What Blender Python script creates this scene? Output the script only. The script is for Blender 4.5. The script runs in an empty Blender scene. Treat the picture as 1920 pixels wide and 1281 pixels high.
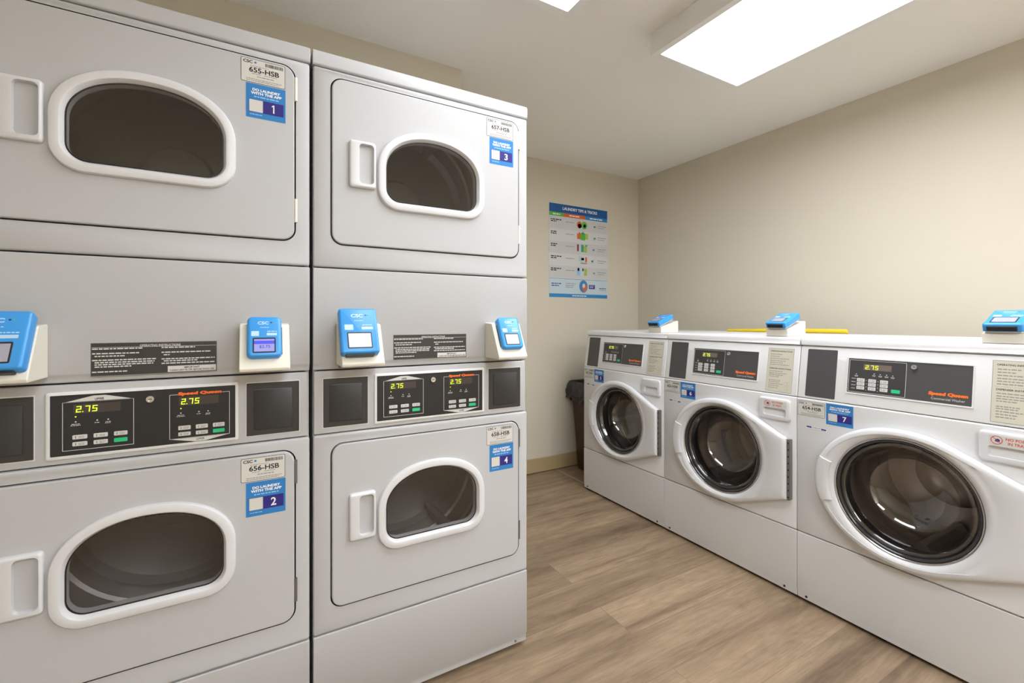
import bpy, bmesh, math, random
from mathutils import Vector, noise
from mathutils.geometry import tessellate_polygon
random.seed(7)
PI = math.pi
SC = bpy.context.scene
COL = SC.collection

# ------------------------------------------------------------------ camera, world, exposure
cam_d = bpy.data.cameras.new('camera')
cam_d.sensor_width = 36.0
cam_d.lens = 840.0/1920.0*36.0
cam_d.shift_y = -41.0/1920.0
cam_d.clip_start = 0.02
cam = bpy.data.objects.new('camera', cam_d)
COL.objects.link(cam)
cam.location = (0, 0, 1.13)
cam.rotation_euler = (PI/2, 0, -math.radians(29.59))
SC.camera = cam

world = bpy.data.worlds.new('world')
SC.world = world
world.use_nodes = True
world.node_tree.nodes['Background'].inputs[0].default_value = (1.0, 0.97, 0.93, 1)
world.node_tree.nodes['Background'].inputs[1].default_value = 0.05
SC.view_settings.view_transform = 'Standard'
SC.view_settings.look = 'None'
SC.view_settings.exposure = 0.0
SC.view_settings.gamma = 1.0
SC.view_settings.use_curve_mapping = False
LIGHT_LEFT, LIGHT_RIGHT, FILL_REAR, FILL_REAR_LEFT = 8.6, 14.3, 21.0, 31.0      # two ceiling lights, then two added unseen fill lights
LIGHT_COLOR = (0.955, 1.0, 1.055)

# ------------------------------------------------------------------ materials
def new_mat(name):
    m = bpy.data.materials.new(name)
    m.use_nodes = True
    nt = m.node_tree
    return m, nt, nt.nodes['Principled BSDF']

def mat(name, rgb, rough=0.5, metal=0.0, spec=0.5, bump=0.0, bscale=200.0, coat=0.0, var=0.0):
    m, nt, b = new_mat(name)
    b.inputs['Base Color'].default_value = (*rgb, 1)
    b.inputs['Roughness'].default_value = rough
    b.inputs['Metallic'].default_value = metal
    b.inputs['Specular IOR Level'].default_value = spec
    b.inputs['Coat Weight'].default_value = coat
    tc = nt.nodes.new('ShaderNodeTexCoord')
    n = nt.nodes.new('ShaderNodeTexNoise')
    n.inputs['Scale'].default_value = bscale
    n.inputs['Detail'].default_value = 3.0
    nt.links.new(tc.outputs['Object'], n.inputs['Vector'])
    if bump:
        bp = nt.nodes.new('ShaderNodeBump')
        bp.inputs['Strength'].default_value = bump
        bp.inputs['Distance'].default_value = 0.001
        nt.links.new(n.outputs['Fac'], bp.inputs['Height'])
        nt.links.new(bp.outputs['Normal'], b.inputs['Normal'])
    if var:
        n2 = nt.nodes.new('ShaderNodeTexNoise')
        n2.inputs['Scale'].default_value = 2.5
        n2.inputs['Detail'].default_value = 4.0
        nt.links.new(tc.outputs['Object'], n2.inputs['Vector'])
        r = nt.nodes.new('ShaderNodeMapRange')
        r.inputs['To Min'].default_value = 1.0-var
        r.inputs['To Max'].default_value = 1.0+var
        nt.links.new(n2.outputs['Fac'], r.inputs['Value'])
        h = nt.nodes.new('ShaderNodeHueSaturation')
        h.inputs['Color'].default_value = (*rgb, 1)
        nt.links.new(r.outputs['Result'], h.inputs['Value'])
        nt.links.new(h.outputs['Color'], b.inputs['Base Color'])
    return m

def emit(name, rgb, s):
    m, nt, b = new_mat(name)
    b.inputs['Base Color'].default_value = (*[c*0.3 for c in rgb], 1)
    b.inputs['Emission Color'].default_value = (*rgb, 1)
    b.inputs['Emission Strength'].default_value = s
    b.inputs['Roughness'].default_value = 0.3
    return m

def glass(name, tint, gloss_rough=0.03, base=0.06):
    m = bpy.data.materials.new(name)
    m.use_nodes = True
    nt = m.node_tree
    nt.nodes.clear()
    o = nt.nodes.new('ShaderNodeOutputMaterial')
    t = nt.nodes.new('ShaderNodeBsdfTransparent')
    t.inputs[0].default_value = (*tint, 1)
    g = nt.nodes.new('ShaderNodeBsdfGlossy')
    g.inputs['Color'].default_value = (1, 1, 1, 1)
    g.inputs['Roughness'].default_value = gloss_rough
    lw = nt.nodes.new('ShaderNodeLayerWeight')
    lw.inputs['Blend'].default_value = 0.5
    pw = nt.nodes.new('ShaderNodeMath'); pw.operation = 'POWER'; pw.inputs[1].default_value = 4.0
    f = nt.nodes.new('ShaderNodeMath'); f.operation = 'MULTIPLY_ADD'
    f.inputs[1].default_value = 0.55; f.inputs[2].default_value = base
    nt.links.new(lw.outputs['Facing'], pw.inputs[0]); nt.links.new(pw.outputs[0], f.inputs[0])
    mx = nt.nodes.new('ShaderNodeMixShader')
    nt.links.new(f.outputs[0], mx.inputs[0])
    nt.links.new(t.outputs[0], mx.inputs[1])
    nt.links.new(g.outputs[0], mx.inputs[2])
    nt.links.new(mx.outputs[0], o.inputs['Surface'])
    return m

M = {}
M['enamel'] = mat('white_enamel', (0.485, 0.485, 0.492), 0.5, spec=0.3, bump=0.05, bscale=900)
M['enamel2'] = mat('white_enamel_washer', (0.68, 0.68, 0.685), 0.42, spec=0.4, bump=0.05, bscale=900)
M['fascia'] = mat('brushed_light_grey_fascia', (0.72, 0.72, 0.72), 0.45, bump=0.1, bscale=500)
M['plastic'] = mat('white_plastic', (0.66, 0.66, 0.675), 0.32)
M['cream'] = mat('cream_plastic', (0.74, 0.71, 0.62), 0.45)
M['gap'] = mat('dark_gap', (0.05, 0.045, 0.04), 0.8)
M['black'] = mat('black_overlay', (0.018, 0.018, 0.020), 0.32)
M['black2'] = mat('black_steel', (0.028, 0.028, 0.030), 0.38)
M['black3'] = mat('black_steel_brown', (0.035, 0.031, 0.029), 0.42)
M['wash_black'] = mat('charcoal_overlay', (0.062, 0.060, 0.062), 0.42)
M['wash_ctrl'] = mat('charcoal_control_overlay', (0.040, 0.039, 0.040), 0.4)
M['rubber'] = mat('black_rubber', (0.012, 0.012, 0.013), 0.5)
M['chrome'] = mat('chrome', (0.75, 0.75, 0.76), 0.15, metal=1.0)
M['steel'] = mat('stainless_drum', (0.52, 0.49, 0.47), 0.30, metal=0.85, bump=0.1, bscale=60)
M['zinc'] = mat('galvanised_drum', (0.60, 0.57, 0.54), 0.36, metal=0.4, bump=0.1, bscale=60)
M['hinge'] = mat('hinge_metal', (0.25, 0.235, 0.22), 0.4, metal=0.8)
M['ink'] = mat('black_ink', (0.03, 0.03, 0.035), 0.8, spec=0.1)
M['inkgrey'] = mat('grey_ink', (0.28, 0.27, 0.26), 0.8, spec=0.1)
M['paper'] = mat('white_label_stock', (0.62, 0.60, 0.56), 0.75, spec=0.15)
M['paperbeige'] = mat('beige_label_stock', (0.56, 0.53, 0.43), 0.7, spec=0.15)
M['print'] = mat('light_print', (0.62, 0.61, 0.58), 0.5)
M['blue'] = mat('blue_label_print', (0.035, 0.20, 0.50), 0.6, spec=0.2)
M['purple'] = mat('indigo_label_print', (0.035, 0.028, 0.20), 0.6, spec=0.2)
M['lightblue'] = mat('pale_blue_print', (0.25, 0.50, 0.80), 0.4)
M['whiteink'] = mat('white_ink', (0.80, 0.80, 0.80), 0.5)
M['orange'] = mat('orange_print', (0.95, 0.17, 0.015), 0.5)
M['redink'] = mat('red_ink', (0.55, 0.05, 0.04), 0.5)
M['green'] = mat('green_button_print', (0.02, 0.52, 0.22), 0.4)
M['button'] = mat('pale_button_print', (0.60, 0.59, 0.57), 0.45)
M['navy'] = mat('navy_print', (0.02, 0.04, 0.24), 0.5)
M['reader'] = mat('blue_reader_plastic', (0.045, 0.30, 0.72), 0.3)
M['readerslot'] = mat('reader_slot', (0.015, 0.016, 0.02), 0.4)
M['readertext'] = mat('reader_pale_print', (0.45, 0.66, 0.88), 0.4)
M['screen_lit'] = emit('lit_lilac_screen', (0.42, 0.43, 0.95), 0.55)
M['screen_band'] = emit('lit_blue_band', (0.10, 0.10, 0.85), 0.7)
M['screen_off'] = mat('grey_lcd', (0.36, 0.35, 0.42), 0.25)
M['screen_white'] = mat('pale_lcd', (0.74, 0.73, 0.75), 0.2)
M['led'] = emit('yellow_green_digits', (0.75, 0.95, 0.03), 1.1)
M['ledbg'] = mat('dark_display_window', (0.060, 0.045, 0.040), 0.3)
M['ledbg2'] = mat('brown_display_window', (0.16, 0.12, 0.10), 0.3)
M['yellow'] = mat('yellow_plastic', (0.72, 0.50, 0.01), 0.4)
M['brown'] = mat('brown_bin_plastic', (0.060, 0.022, 0.014), 0.45)
M['bag'] = mat('black_bin_liner', (0.035, 0.032, 0.034), 0.28, bump=0.6, bscale=60)
M['lamp_metal'] = mat('white_lamp_housing', (0.86, 0.85, 0.84), 0.5)
M['diffuser_left'] = emit('lit_diffuser_left', LIGHT_COLOR, LIGHT_LEFT)
M['diffuser_right'] = emit('lit_diffuser_right', LIGHT_COLOR, LIGHT_RIGHT)
M['fill_rear'] = emit('fill_panel_rear', LIGHT_COLOR, FILL_REAR)  # glow of an added fill fixture behind the camera
M['fill_rear_left'] = emit('fill_panel_rear_left', LIGHT_COLOR, FILL_REAR_LEFT)  # same for the second added fill fixture, on the left
M['pgreen'] = mat('poster_green', (0.10, 0.42, 0.05), 0.5)
M['porange'] = mat('poster_orange', (0.62, 0.12, 0.02), 0.5)
M['pblue'] = mat('poster_blue', (0.004, 0.085, 0.30), 0.4)
M['pblue2'] = mat('poster_mid_blue', (0.02, 0.22, 0.52), 0.4)
M['psky'] = mat('poster_pale_blue', (0.50, 0.60, 0.66), 0.5)
M['pwhite'] = mat('poster_paper', (0.62, 0.62, 0.62), 0.45)
M['pgrey'] = mat('poster_row_grey', (0.56, 0.56, 0.56), 0.45)
M['pteal'] = mat('poster_teal', (0.03, 0.30, 0.28), 0.5)
M['plime'] = mat('poster_lime', (0.35, 0.50, 0.06), 0.5)
M['pwine'] = mat('poster_wine', (0.20, 0.02, 0.08), 0.5)
M['pmist'] = mat('poster_mist', (0.45, 0.55, 0.58), 0.5)
M['dryerglass'] = glass('smoked_window_glass', (0.62, 0.61, 0.61), 0.05, 0.06)
M['washglass'] = glass('clear_door_glass', (0.74, 0.70, 0.68), 0.03, 0.13)
M['washrim'] = mat('smoky_glass_rim', (0.028, 0.028, 0.030), 0.14, coat=0.3)

def wall_material(name, rgb, bump=0.25):
    return mat(name, rgb, 0.75, spec=0.25, bump=bump, bscale=220, var=0.015)
M['wall'] = wall_material('beige_wall_paint', (0.635, 0.58, 0.475))
M['ceil'] = wall_material('ceiling_paint', (0.90, 0.88, 0.84), 0.15)
M['strip'] = mat('pale_floor_strip', (0.36, 0.30, 0.22), 0.5)
M['base'] = mat('oak_baseboard', (0.44, 0.34, 0.18), 0.45, var=0.15)

def floor_material():
    m, nt, b = new_mat('vinyl_plank_floor')
    N = nt.nodes.new; L = nt.links.new
    tc = N('ShaderNodeTexCoord')
    mp = N('ShaderNodeMapping')
    mp.inputs['Location'].default_value = (0.05, 0.062, 0)
    L(tc.outputs['Object'], mp.inputs['Vector'])
    br = N('ShaderNodeTexBrick')
    br.offset = 0.37; br.offset_frequency = 2
    br.inputs['Color1'].default_value = (0.0, 0.0, 0.0, 1)
    br.inputs['Color2'].default_value = (1.0, 1.0, 1.0, 1)
    br.inputs['Mortar'].default_value = (0.5, 0.5, 0.5, 1)
    br.inputs['Scale'].default_value = 1.0
    br.inputs['Mortar Size'].default_value = 0.0012
    br.inputs['Mortar Smooth'].default_value = 0.2
    br.inputs['Bias'].default_value = 0.0
    br.inputs['Brick Width'].default_value = 1.22
    br.inputs['Row Height'].default_value = 0.178
    L(mp.outputs['Vector'], br.inputs['Vector'])
    # per plank offset of the grain
    sep = N('ShaderNodeSeparateColor'); L(br.outputs['Color'], sep.inputs['Color'])
    mul = N('ShaderNodeMath'); mul.operation = 'MULTIPLY'; mul.inputs[1].default_value = 37.0
    L(sep.outputs[0], mul.inputs[0])
    comb = N('ShaderNodeCombineXYZ'); L(mul.outputs[0], comb.inputs[2]); L(mul.outputs[0], comb.inputs[0])
    add = N('ShaderNodeVectorMath'); add.operation = 'ADD'
    L(mp.outputs['Vector'], add.inputs[0]); L(comb.outputs[0], add.inputs[1])
    def streak(sx, sy, detail, dist):
        ma = N('ShaderNodeMapping'); ma.inputs['Scale'].default_value = (sx, sy, 1.0)
        L(add.outputs[0], ma.inputs['Vector'])
        n = N('ShaderNodeTexNoise'); n.inputs['Scale'].default_value = 1.0
        n.inputs['Detail'].default_value = detail; n.inputs['Distortion'].default_value = dist
        L(ma.outputs['Vector'], n.inputs['Vector'])
        return n
    big = streak(0.9, 8.0, 5.0, 0.9)
    fine = streak(5.0, 75.0, 8.0, 1.2)
    knot = streak(5.0, 16.0, 3.0, 2.2)
    ramp = N('ShaderNodeValToRGB')
    cr = ramp.color_ramp
    cr.elements[0].position = 0.28; cr.elements[0].color = (0.145, 0.097, 0.063, 1)
    cr.elements[1].position = 0.60; cr.elements[1].color = (0.315, 0.226, 0.145, 1)
    e = cr.elements.new(0.42); e.color = (0.245, 0.172, 0.109, 1)
    L(big.outputs['Fac'], ramp.inputs['Fac'])
    def scale_by(col, fac_node, lo, hi):
        r = N('ShaderNodeMapRange')
        r.inputs['From Min'].default_value = 0.25; r.inputs['From Max'].default_value = 0.75
        r.inputs['To Min'].default_value = lo; r.inputs['To Max'].default_value = hi
        L(fac_node, r.inputs['Value'])
        v = N('ShaderNodeVectorMath'); v.operation = 'SCALE'
        L(col, v.inputs[0]); L(r.outputs['Result'], v.inputs['Scale'])
        return v.outputs[0]
    c = scale_by(ramp.outputs['Color'], fine.outputs['Fac'], 0.80, 1.18)
    c = scale_by(c, knot.outputs['Fac'], 0.86, 1.11)
    r = N('ShaderNodeMapRange'); r.inputs['To Min'].default_value = 0.88; r.inputs['To Max'].default_value = 1.12
    L(sep.outputs[0], r.inputs['Value'])
    v = N('ShaderNodeVectorMath'); v.operation = 'SCALE'
    L(c, v.inputs[0]); L(r.outputs['Result'], v.inputs['Scale'])
    mix = N('ShaderNodeMix'); mix.data_type = 'RGBA'
    mix.inputs['B'].default_value = (0.13, 0.09, 0.06, 1)
    mf = N('ShaderNodeMath'); mf.operation = 'MULTIPLY'; mf.inputs[1].default_value = 0.5
    L(br.outputs['Fac'], mf.inputs[0]); L(mf.outputs[0], mix.inputs['Factor'])
    L(v.outputs[0], mix.inputs['A'])
    L(mix.outputs['Result'], b.inputs['Base Color'])
    b.inputs['Roughness'].default_value = 0.48
    b.inputs['Specular IOR Level'].default_value = 0.35
    bp = N('ShaderNodeBump'); bp.inputs['Strength'].default_value = 0.15; bp.inputs['Distance'].default_value = 0.001
    L(fine.outputs['Fac'], bp.inputs['Height']); L(bp.outputs['Normal'], b.inputs['Normal'])
    return m
M['floor'] = floor_material()

# ------------------------------------------------------------------ mesh helpers
class Frame:
    """2D drawing frame: origin o, axes u, v, outward normal n"""
    def __init__(s, o, u, v):
        s.o = Vector(o); s.u = Vector(u).normalized(); s.v = Vector(v).normalized(); s.n = s.u.cross(s.v).normalized()
    def p(s, u, v, n=0.0):
        return s.o + s.u*u + s.v*v + s.n*n
FRONT = Frame((0, 0, 0), (1, 0, 0), (0, 0, 1))       # normal is -Y

_tc = {}
def text_geo(body, bold=0.0, shear=0.0, space=1.0):
    k = (body, bold, shear, space)
    if k in _tc: return _tc[k]
    cu = bpy.data.curves.new('t', 'FONT')
    cu.body = body; cu.size = 1.0; cu.offset = bold; cu.shear = shear; cu.space_character = space
    cu.resolution_u = 3
    ob = bpy.data.objects.new('t', cu)
    COL.objects.link(ob)
    dg = bpy.context.evaluated_depsgraph_get()
    me = ob.evaluated_get(dg).to_mesh()
    vs = [(v.co.x, v.co.y) for v in me.vertices]
    fs = [tuple(p.vertices) for p in me.polygons]
    ob.evaluated_get(dg).to_mesh_clear()
    bpy.data.objects.remove(ob); bpy.data.curves.remove(cu)
    x0 = min(v[0] for v in vs); x1 = max(v[0] for v in vs); y0 = min(v[1] for v in vs); y1 = max(v[1] for v in vs)
    vs = [((x-x0)/(x1-x0), (y-y0)/(y1-y0)) for x, y in vs]
    _tc[k] = (vs, fs)
    return _tc[k]

def rrect(u0, u1, v0, v1, r=0.0, n=6):
    r = min(r, (u1-u0)/2-1e-5, (v1-v0)/2-1e-5)
    if r <= 1e-6: return [(u0, v0), (u1, v0), (u1, v1), (u0, v1)]
    pts = []
    for cx, cy, a0 in ((u0+r, v0+r, PI), (u1-r, v0+r, 1.5*PI), (u1-r, v1-r, 0), (u0+r, v1-r, PI/2)):
        for i in range(n+1):
            a = a0 + i/n*PI/2
            pts.append((cx+r*math.cos(a), cy+r*math.sin(a)))
    return pts

def circ(cx, cy, r, n=48, ry=None):
    ry = ry or r
    return [(cx+r*math.cos(2*PI*i/n), cy+ry*math.sin(2*PI*i/n)) for i in range(n)]

class MB:
    def __init__(s): s.v = []; s.f = []; s.mi = []; s.mats = []
    def m(s, name):
        if name not in s.mats: s.mats.append(name)
        return s.mats.index(name)
    def add(s, vs, fs, mname):
        b = len(s.v); k = s.m(mname)
        s.v += [tuple(v) for v in vs]
        for f in fs: s.f.append(tuple(b+i for i in f)); s.mi.append(k)
    def loft(s, rings, mname, cap0=False, cap1=False, closed=True):
        n = len(rings[0]); vs = [p for r in rings for p in r]; fs = []
        for j in range(len(rings)-1):
            for i in range(n if closed else n-1):
                a = j*n+i; b = j*n+(i+1) % n
                fs.append((a, b, b+n, a+n))
        if cap0: fs.append(tuple(range(n-1, -1, -1)))
        if cap1: fs.append(tuple((len(rings)-1)*n+i for i in range(n)))
        s.add(vs, fs, mname)
    def box(s, x0, x1, y0, y1, z0, z1, mname):
        vs = [(x, y, z) for z in (z0, z1) for x, y in ((x0, y0), (x1, y0), (x1, y1), (x0, y1))]
        s.add(vs, [(3, 2, 1, 0), (4, 5, 6, 7), (0, 1, 5, 4), (1, 2, 6, 5), (2, 3, 7, 6), (3, 0, 4, 7)], mname)
    def slab(s, fr, u0, u1, v0, v1, n0, n1, mname, r=0.0, bev=0.0, seg=3, nc=6):
        """rounded plate from depth n0 (back) to n1 (front)"""
        rr = max(r, bev*1.01)
        rings = [[fr.p(u, v, n0) for u, v in rrect(u0, u1, v0, v1, rr, nc)]]
        if bev > 0:
            for i in range(seg+1):
                a = i/seg*PI/2; ins = bev*(1-math.cos(a)); dn = bev*math.sin(a)
                rings.append([fr.p(u, v, n1-bev+dn) for u, v in rrect(u0+ins, u1-ins, v0+ins, v1-ins, rr-ins if rr-ins > 1e-4 else 1e-4, nc)])
        else:
            rings.append([fr.p(u, v, n1) for u, v in rrect(u0, u1, v0, v1, rr, nc)])
        s.loft(rings, mname, True, True)
    def prism(s, pts, fr, n0, n1, mname):
        s.loft([[fr.p(u, v, n0) for u, v in pts], [fr.p(u, v, n1) for u, v in pts]], mname, True, True)
    def profile(s, yz, x0, x1, mname):
        s.loft([[(x0, y, z) for y, z in yz], [(x1, y, z) for y, z in yz]], mname, True, True)
    def holed(s, fr, outer, holes, n, mname):
        loops = [[Vector((u, v, 0)) for u, v in outer]] + [[Vector((u, v, 0)) for u, v in h] for h in holes]
        tris = tessellate_polygon(loops)
        flat = [p for l in loops for p in l]
        s.add([fr.p(p.x, p.y, n) for p in flat], tris, mname)
    def flat(s, fr, pts, n, mname):
        s.add([fr.p(u, v, n) for u, v in pts], [tuple(range(len(pts)))], mname)
    def rect(s, fr, u0, u1, v0, v1, n, mname, r=0.0):
        s.flat(fr, rrect(u0, u1, v0, v1, r, 4), n, mname)
    def outline(s, fr, u0, u1, v0, v1, w, n, mname, r=0.0):
        r = max(r, w*1.2)
        a = rrect(u0, u1, v0, v1, r, 4); b = rrect(u0+w, u1-w, v0+w, v1-w, r-w, 4)
        s.loft([[fr.p(u, v, n) for u, v in a], [fr.p(u, v, n) for u, v in b]], mname)
    def ring2d(s, fr, cx, cy, r0, r1, n, mname, ry=1.0):
        s.loft([[fr.p(u, v, n) for u, v in circ(cx, cy, r, 32, r*ry)] for r in (r0, r1)], mname)
    def line(s, fr, a, b, w, n, mname):
        d = Vector((b[0]-a[0], b[1]-a[1])); d.normalize(); t = Vector((-d.y, d.x))*w/2
        s.flat(fr, [(a[0]-t.x, a[1]-t.y), (b[0]-t.x, b[1]-t.y), (b[0]+t.x, b[1]+t.y), (a[0]+t.x, a[1]+t.y)], n, mname)
    def text(s, fr, body, u0, u1, v0, v1, n, mname, bold=0.0, shear=0.0, space=1.0):
        vs, fs = text_geo(body, bold, shear, space)
        s.add([fr.p(u0+x*(u1-u0), v0+y*(v1-v0), n) for x, y in vs], fs, mname)
    def digit_one(s, fr, body, u0, u1, v0, v1, n, mname, **k):
        w = u1-u0; t = w*.42
        s.flat(fr, [(u0+w*.45, v0), (u0+w*.45+t, v0), (u0+w*.45+t, v1), (u0+w*.50, v1), (u0, v1-w*.42), (u0, v1-w*.85), (u0+w*.45, v1-w*.55)], n, mname)
    def greek(s, fr, u0, u1, v, h, n, mname, seed=0):
        rnd = random.Random(seed*91+int(v*99991)); u = u0
        while u < u1-h*0.8:
            w = min(h*rnd.uniform(1.4, 4.2), u1-u)
            s.rect(fr, u, u+w, v, v+h, n, mname); u += w+h*0.6
    def seven(s, fr, txt, u0, v0, h, n, mname, slant=0.1):
        segs = {'0': 'abcdef', '1': 'bc', '2': 'abged', '3': 'abgcd', '4': 'fgbc', '5': 'afgcd', '6': 'afgedc', '7': 'abc', '8': 'abcdefg', '9': 'abcdfg'}
        w = h*0.62; t = h*0.15; u = u0
        P = {'a': (0, h-t, w, h), 'g': (0, h/2-t/2, w, h/2+t/2), 'd': (0, 0, w, t), 'f': (0, h/2, t, h), 'b': (w-t, h/2, w, h), 'e': (0, 0, t, h/2), 'c': (w-t, 0, w, h/2)}
        for ch in txt:
            if ch == '.':
                s.flat(fr, [(u-h*0.12, v0), (u+t-h*0.12, v0), (u+t-h*0.12, v0+t), (u-h*0.12, v0+t)], n, mname); u += h*0.18; continue
            for g in segs[ch]:
                a, b, c, d = P[g]
                s.flat(fr, [(u+a+b*slant, v0+b), (u+c+b*slant, v0+b), (u+c+d*slant, v0+d), (u+a+d*slant, v0+d)], n, mname)
            u += w+h*0.26
        return u
    def build(s, name, parent=None, bevel=0.0, seg=3, smooth=True, angle=35, loc=None, merge=True, recalc=True):
        me = bpy.data.meshes.new(name)
        me.from_pydata(s.v, [], s.f)
        for nm in s.mats: me.materials.append(M[nm])
        me.polygons.foreach_set('material_index', s.mi)
        bm = bmesh.new(); bm.from_mesh(me)
        if merge: bmesh.ops.remove_doubles(bm, verts=bm.verts, dist=2e-6)
        if recalc: bmesh.ops.recalc_face_normals(bm, faces=bm.faces)
        bm.to_mesh(me); bm.free()
        if smooth:
            me.polygons.foreach_set('use_smooth', [True]*len(me.polygons))
            if not bevel: me.set_sharp_from_angle(angle=math.radians(angle))
        ob = bpy.data.objects.new(name, me)
        COL.objects.link(ob)
        if parent: ob.parent = parent
        if loc: ob.location = loc
        if bevel:
            b = ob.modifiers.new('bevel', 'BEVEL')
            b.width = bevel; b.segments = seg; b.limit_method = 'ANGLE'; b.angle_limit = math.radians(40)
            b.harden_normals = True
        return ob

def thing(name, label, cat, loc=(0, 0, 0), rotz=0.0, group=None):
    o = bpy.data.objects.new(name, None); COL.objects.link(o)
    o.empty_display_size = 0.1
    o.location = loc; o.rotation_euler = (0, 0, rotz)
    o['label'] = label; o['category'] = cat
    if group: o['group'] = group
    return o
def tag(o, label, cat, group=None):
    o['label'] = label; o['category'] = cat
    if group: o['group'] = group
    return o
def struct(name, mb, **k):
    o = mb.build(name, None, **k); o['kind'] = 'structure'; return o

# ------------------------------------------------------------------ room
CEIL = 2.32
X0, X1, Y0, Y1 = -1.35, 2.815, -2.2, 2.786
def wallbox(name, a, b, m, **k):
    mb = MB(); mb.box(a[0], b[0], a[1], b[1], a[2], b[2], m)
    return struct(name, mb, smooth=False, **k)
wallbox('floor', (X0-.1, Y0-.1, -0.1), (X1+.1, Y1+.1, 0), 'floor')
wallbox('ceiling', (X0-.1, Y0-.1, CEIL), (X1+.1, Y1+.1, CEIL+.1), 'ceil')
wallbox('wall_back', (X0-.1, Y1, 0), (X1+.1, Y1+.1, CEIL), 'wall')
wallbox('wall_right', (X1, Y0-.1, 0), (X1+.1, Y1, CEIL), 'wall')
wallbox('wall_left', (X0-.1, Y0-.1, 0), (X0, Y1, CEIL), 'wall')
wallbox('wall_front', (X0, Y0-.1, 0), (X1, Y0, CEIL), 'wall')
wallbox('wall_middle', (X0, 1.972, 0), (0.842, Y1, CEIL), 'wall')     # the bump-out behind the dryers
def baseboard(name, x0, x1, y0, y1):
    mb = MB(); mb.box(x0, x1, y0, y1, 0.005, 0.108, 'base')
    struct(name, mb, bevel=0.004)
baseboard('baseboard_back', 0.842, X1, Y1-0.014, Y1)
mb = MB(); mb.box(1.949, 1.964, 2.372, Y1-.015, 0.0, 0.004, 'strip'); struct('trim_1', mb, bevel=.0015)
baseboard('baseboard_right', X1-0.014, X1, Y0, Y1-0.014)
baseboard('baseboard_front', X0, X1-.014, Y0, Y0+0.014)
baseboard('baseboard_left', X0, X0+0.014, Y0+.014, 1.972)

# ------------------------------------------------------------------ ceiling lights and added rear fill lights
def ceiling_light(x0, x1, y0, y1, dm, label):
    t = thing('ceiling_light', label, 'ceiling light', ((x0+x1)/2, (y0+y1)/2, CEIL), 0, 'surface mounted ceiling lights')
    w = (x1-x0)/2; l = (y1-y0)/2; h = 0.091; e = 0.026
    mb = MB()
    o = rrect(-w, w, -l, l, 0.0); i = rrect(-w+e, w-e, -l+e, l-e, 0.0)
    P = lambda pts, z: [(x, y, z) for x, y in pts]
    mb.loft([P(o, -0.0005), P(o, -h+0.014), P(rrect(-w-.003, w+.003, -l-.003, l+.003), -h+0.014), P(rrect(-w-.003, w+.003, -l-.003, l+.003), -h), P(i, -h), P(i, -h+0.012)], 'lamp_metal', True, True)
    mb.build('housing', t, angle=30)
    mb = MB(); mb.box(-w+e+.001, w-e-.001, -l+e+.001, l-e-.001, -h+0.004, -h+0.010, dm)
    mb.build('diffuser', t, smooth=False)
    return t
ceiling_light(1.426, 1.986, 0.115, 1.335, 'diffuser_right', 'large lit rectangular ceiling light toward the washers and the right wall')
ceiling_light(0.428, 0.988, 0.100, 1.318, 'diffuser_left', 'lit rectangular ceiling light above the dryers, only its corner in view')
ceiling_light(1.95, 2.51, -2.12, -0.90, 'fill_rear', 'added rectangular fill light at the washer side, unseen behind the viewpoint')  # made-up fixture out of view, added to even out the light
ceiling_light(0.08, 0.64, -2.12, -0.90, 'fill_rear_left', 'added rectangular fill light at the left rear, unseen behind the viewpoint')  # second made-up fixture out of view, also fill

# ------------------------------------------------------------------ shared labels
def serial_label(parent, fr, u0, v0, w, h, num, seed):
    mb = MB()
    mb.rect(fr, u0, u0+w, v0, v0+h, 0.0004, 'ink', 0.003)
    mb.rect(fr, u0+.0010, u0+w-.0010, v0+.0010, v0+h-.0010, 0.0006, 'paper', 0.0026)
    mb.text(fr, 'CSC', u0+w*.05, u0+w*.26, v0+h*.80, v0+h*.93, 0.0008, 'ink', bold=0.03)
    mb.flat(fr, circ(u0+w*.32, v0+h*.865, h*.045, 12), 0.0008, 'blue')
    x = u0+w*.54; rnd = random.Random(seed)
    while x < u0+w*.94:
        b = rnd.choice((.0006, .001, .0014)); mb.rect(fr, x, x+b, v0+h*.78, v0+h*.92, 0.0008, 'ink'); x += b+rnd.choice((.0007, .001))
    mb.text(fr, num, u0+w*.18, u0+w*.86, v0+h*.44, v0+h*.66, 0.0008, 'ink', bold=0.022)
    mb.greek(fr, u0+w*.20, u0+w*.62, v0+h*.695, h*.025, 0.0008, 'inkgrey', seed)
    mb.greek(fr, u0+w*.24, u0+w*.44, v0+h*.37, h*.03, 0.0008, 'inkgrey', seed+1)
    mb.greek(fr, u0+w*.52, u0+w*.80, v0+h*.37, h*.03, 0.0008, 'inkgrey', seed+2)
    mb.greek(fr, u0+w*.36, u0+w*.74, v0+h*.26, h*.04, 0.0008, 'inkgrey', seed+3)
    mb.greek(fr, u0+w*.12, u0+w*.94, v0+h*.14, h*.03, 0.0008, 'inkgrey', seed+4)
    mb.greek(fr, u0+w*.12, u0+w*.86, v0+h*.07, h*.03, 0.0008, 'inkgrey', seed+5)
    o = mb.build('serial_label', parent, smooth=False, merge=False, recalc=False)
    o['label'] = 'white label reading ' + num
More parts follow.
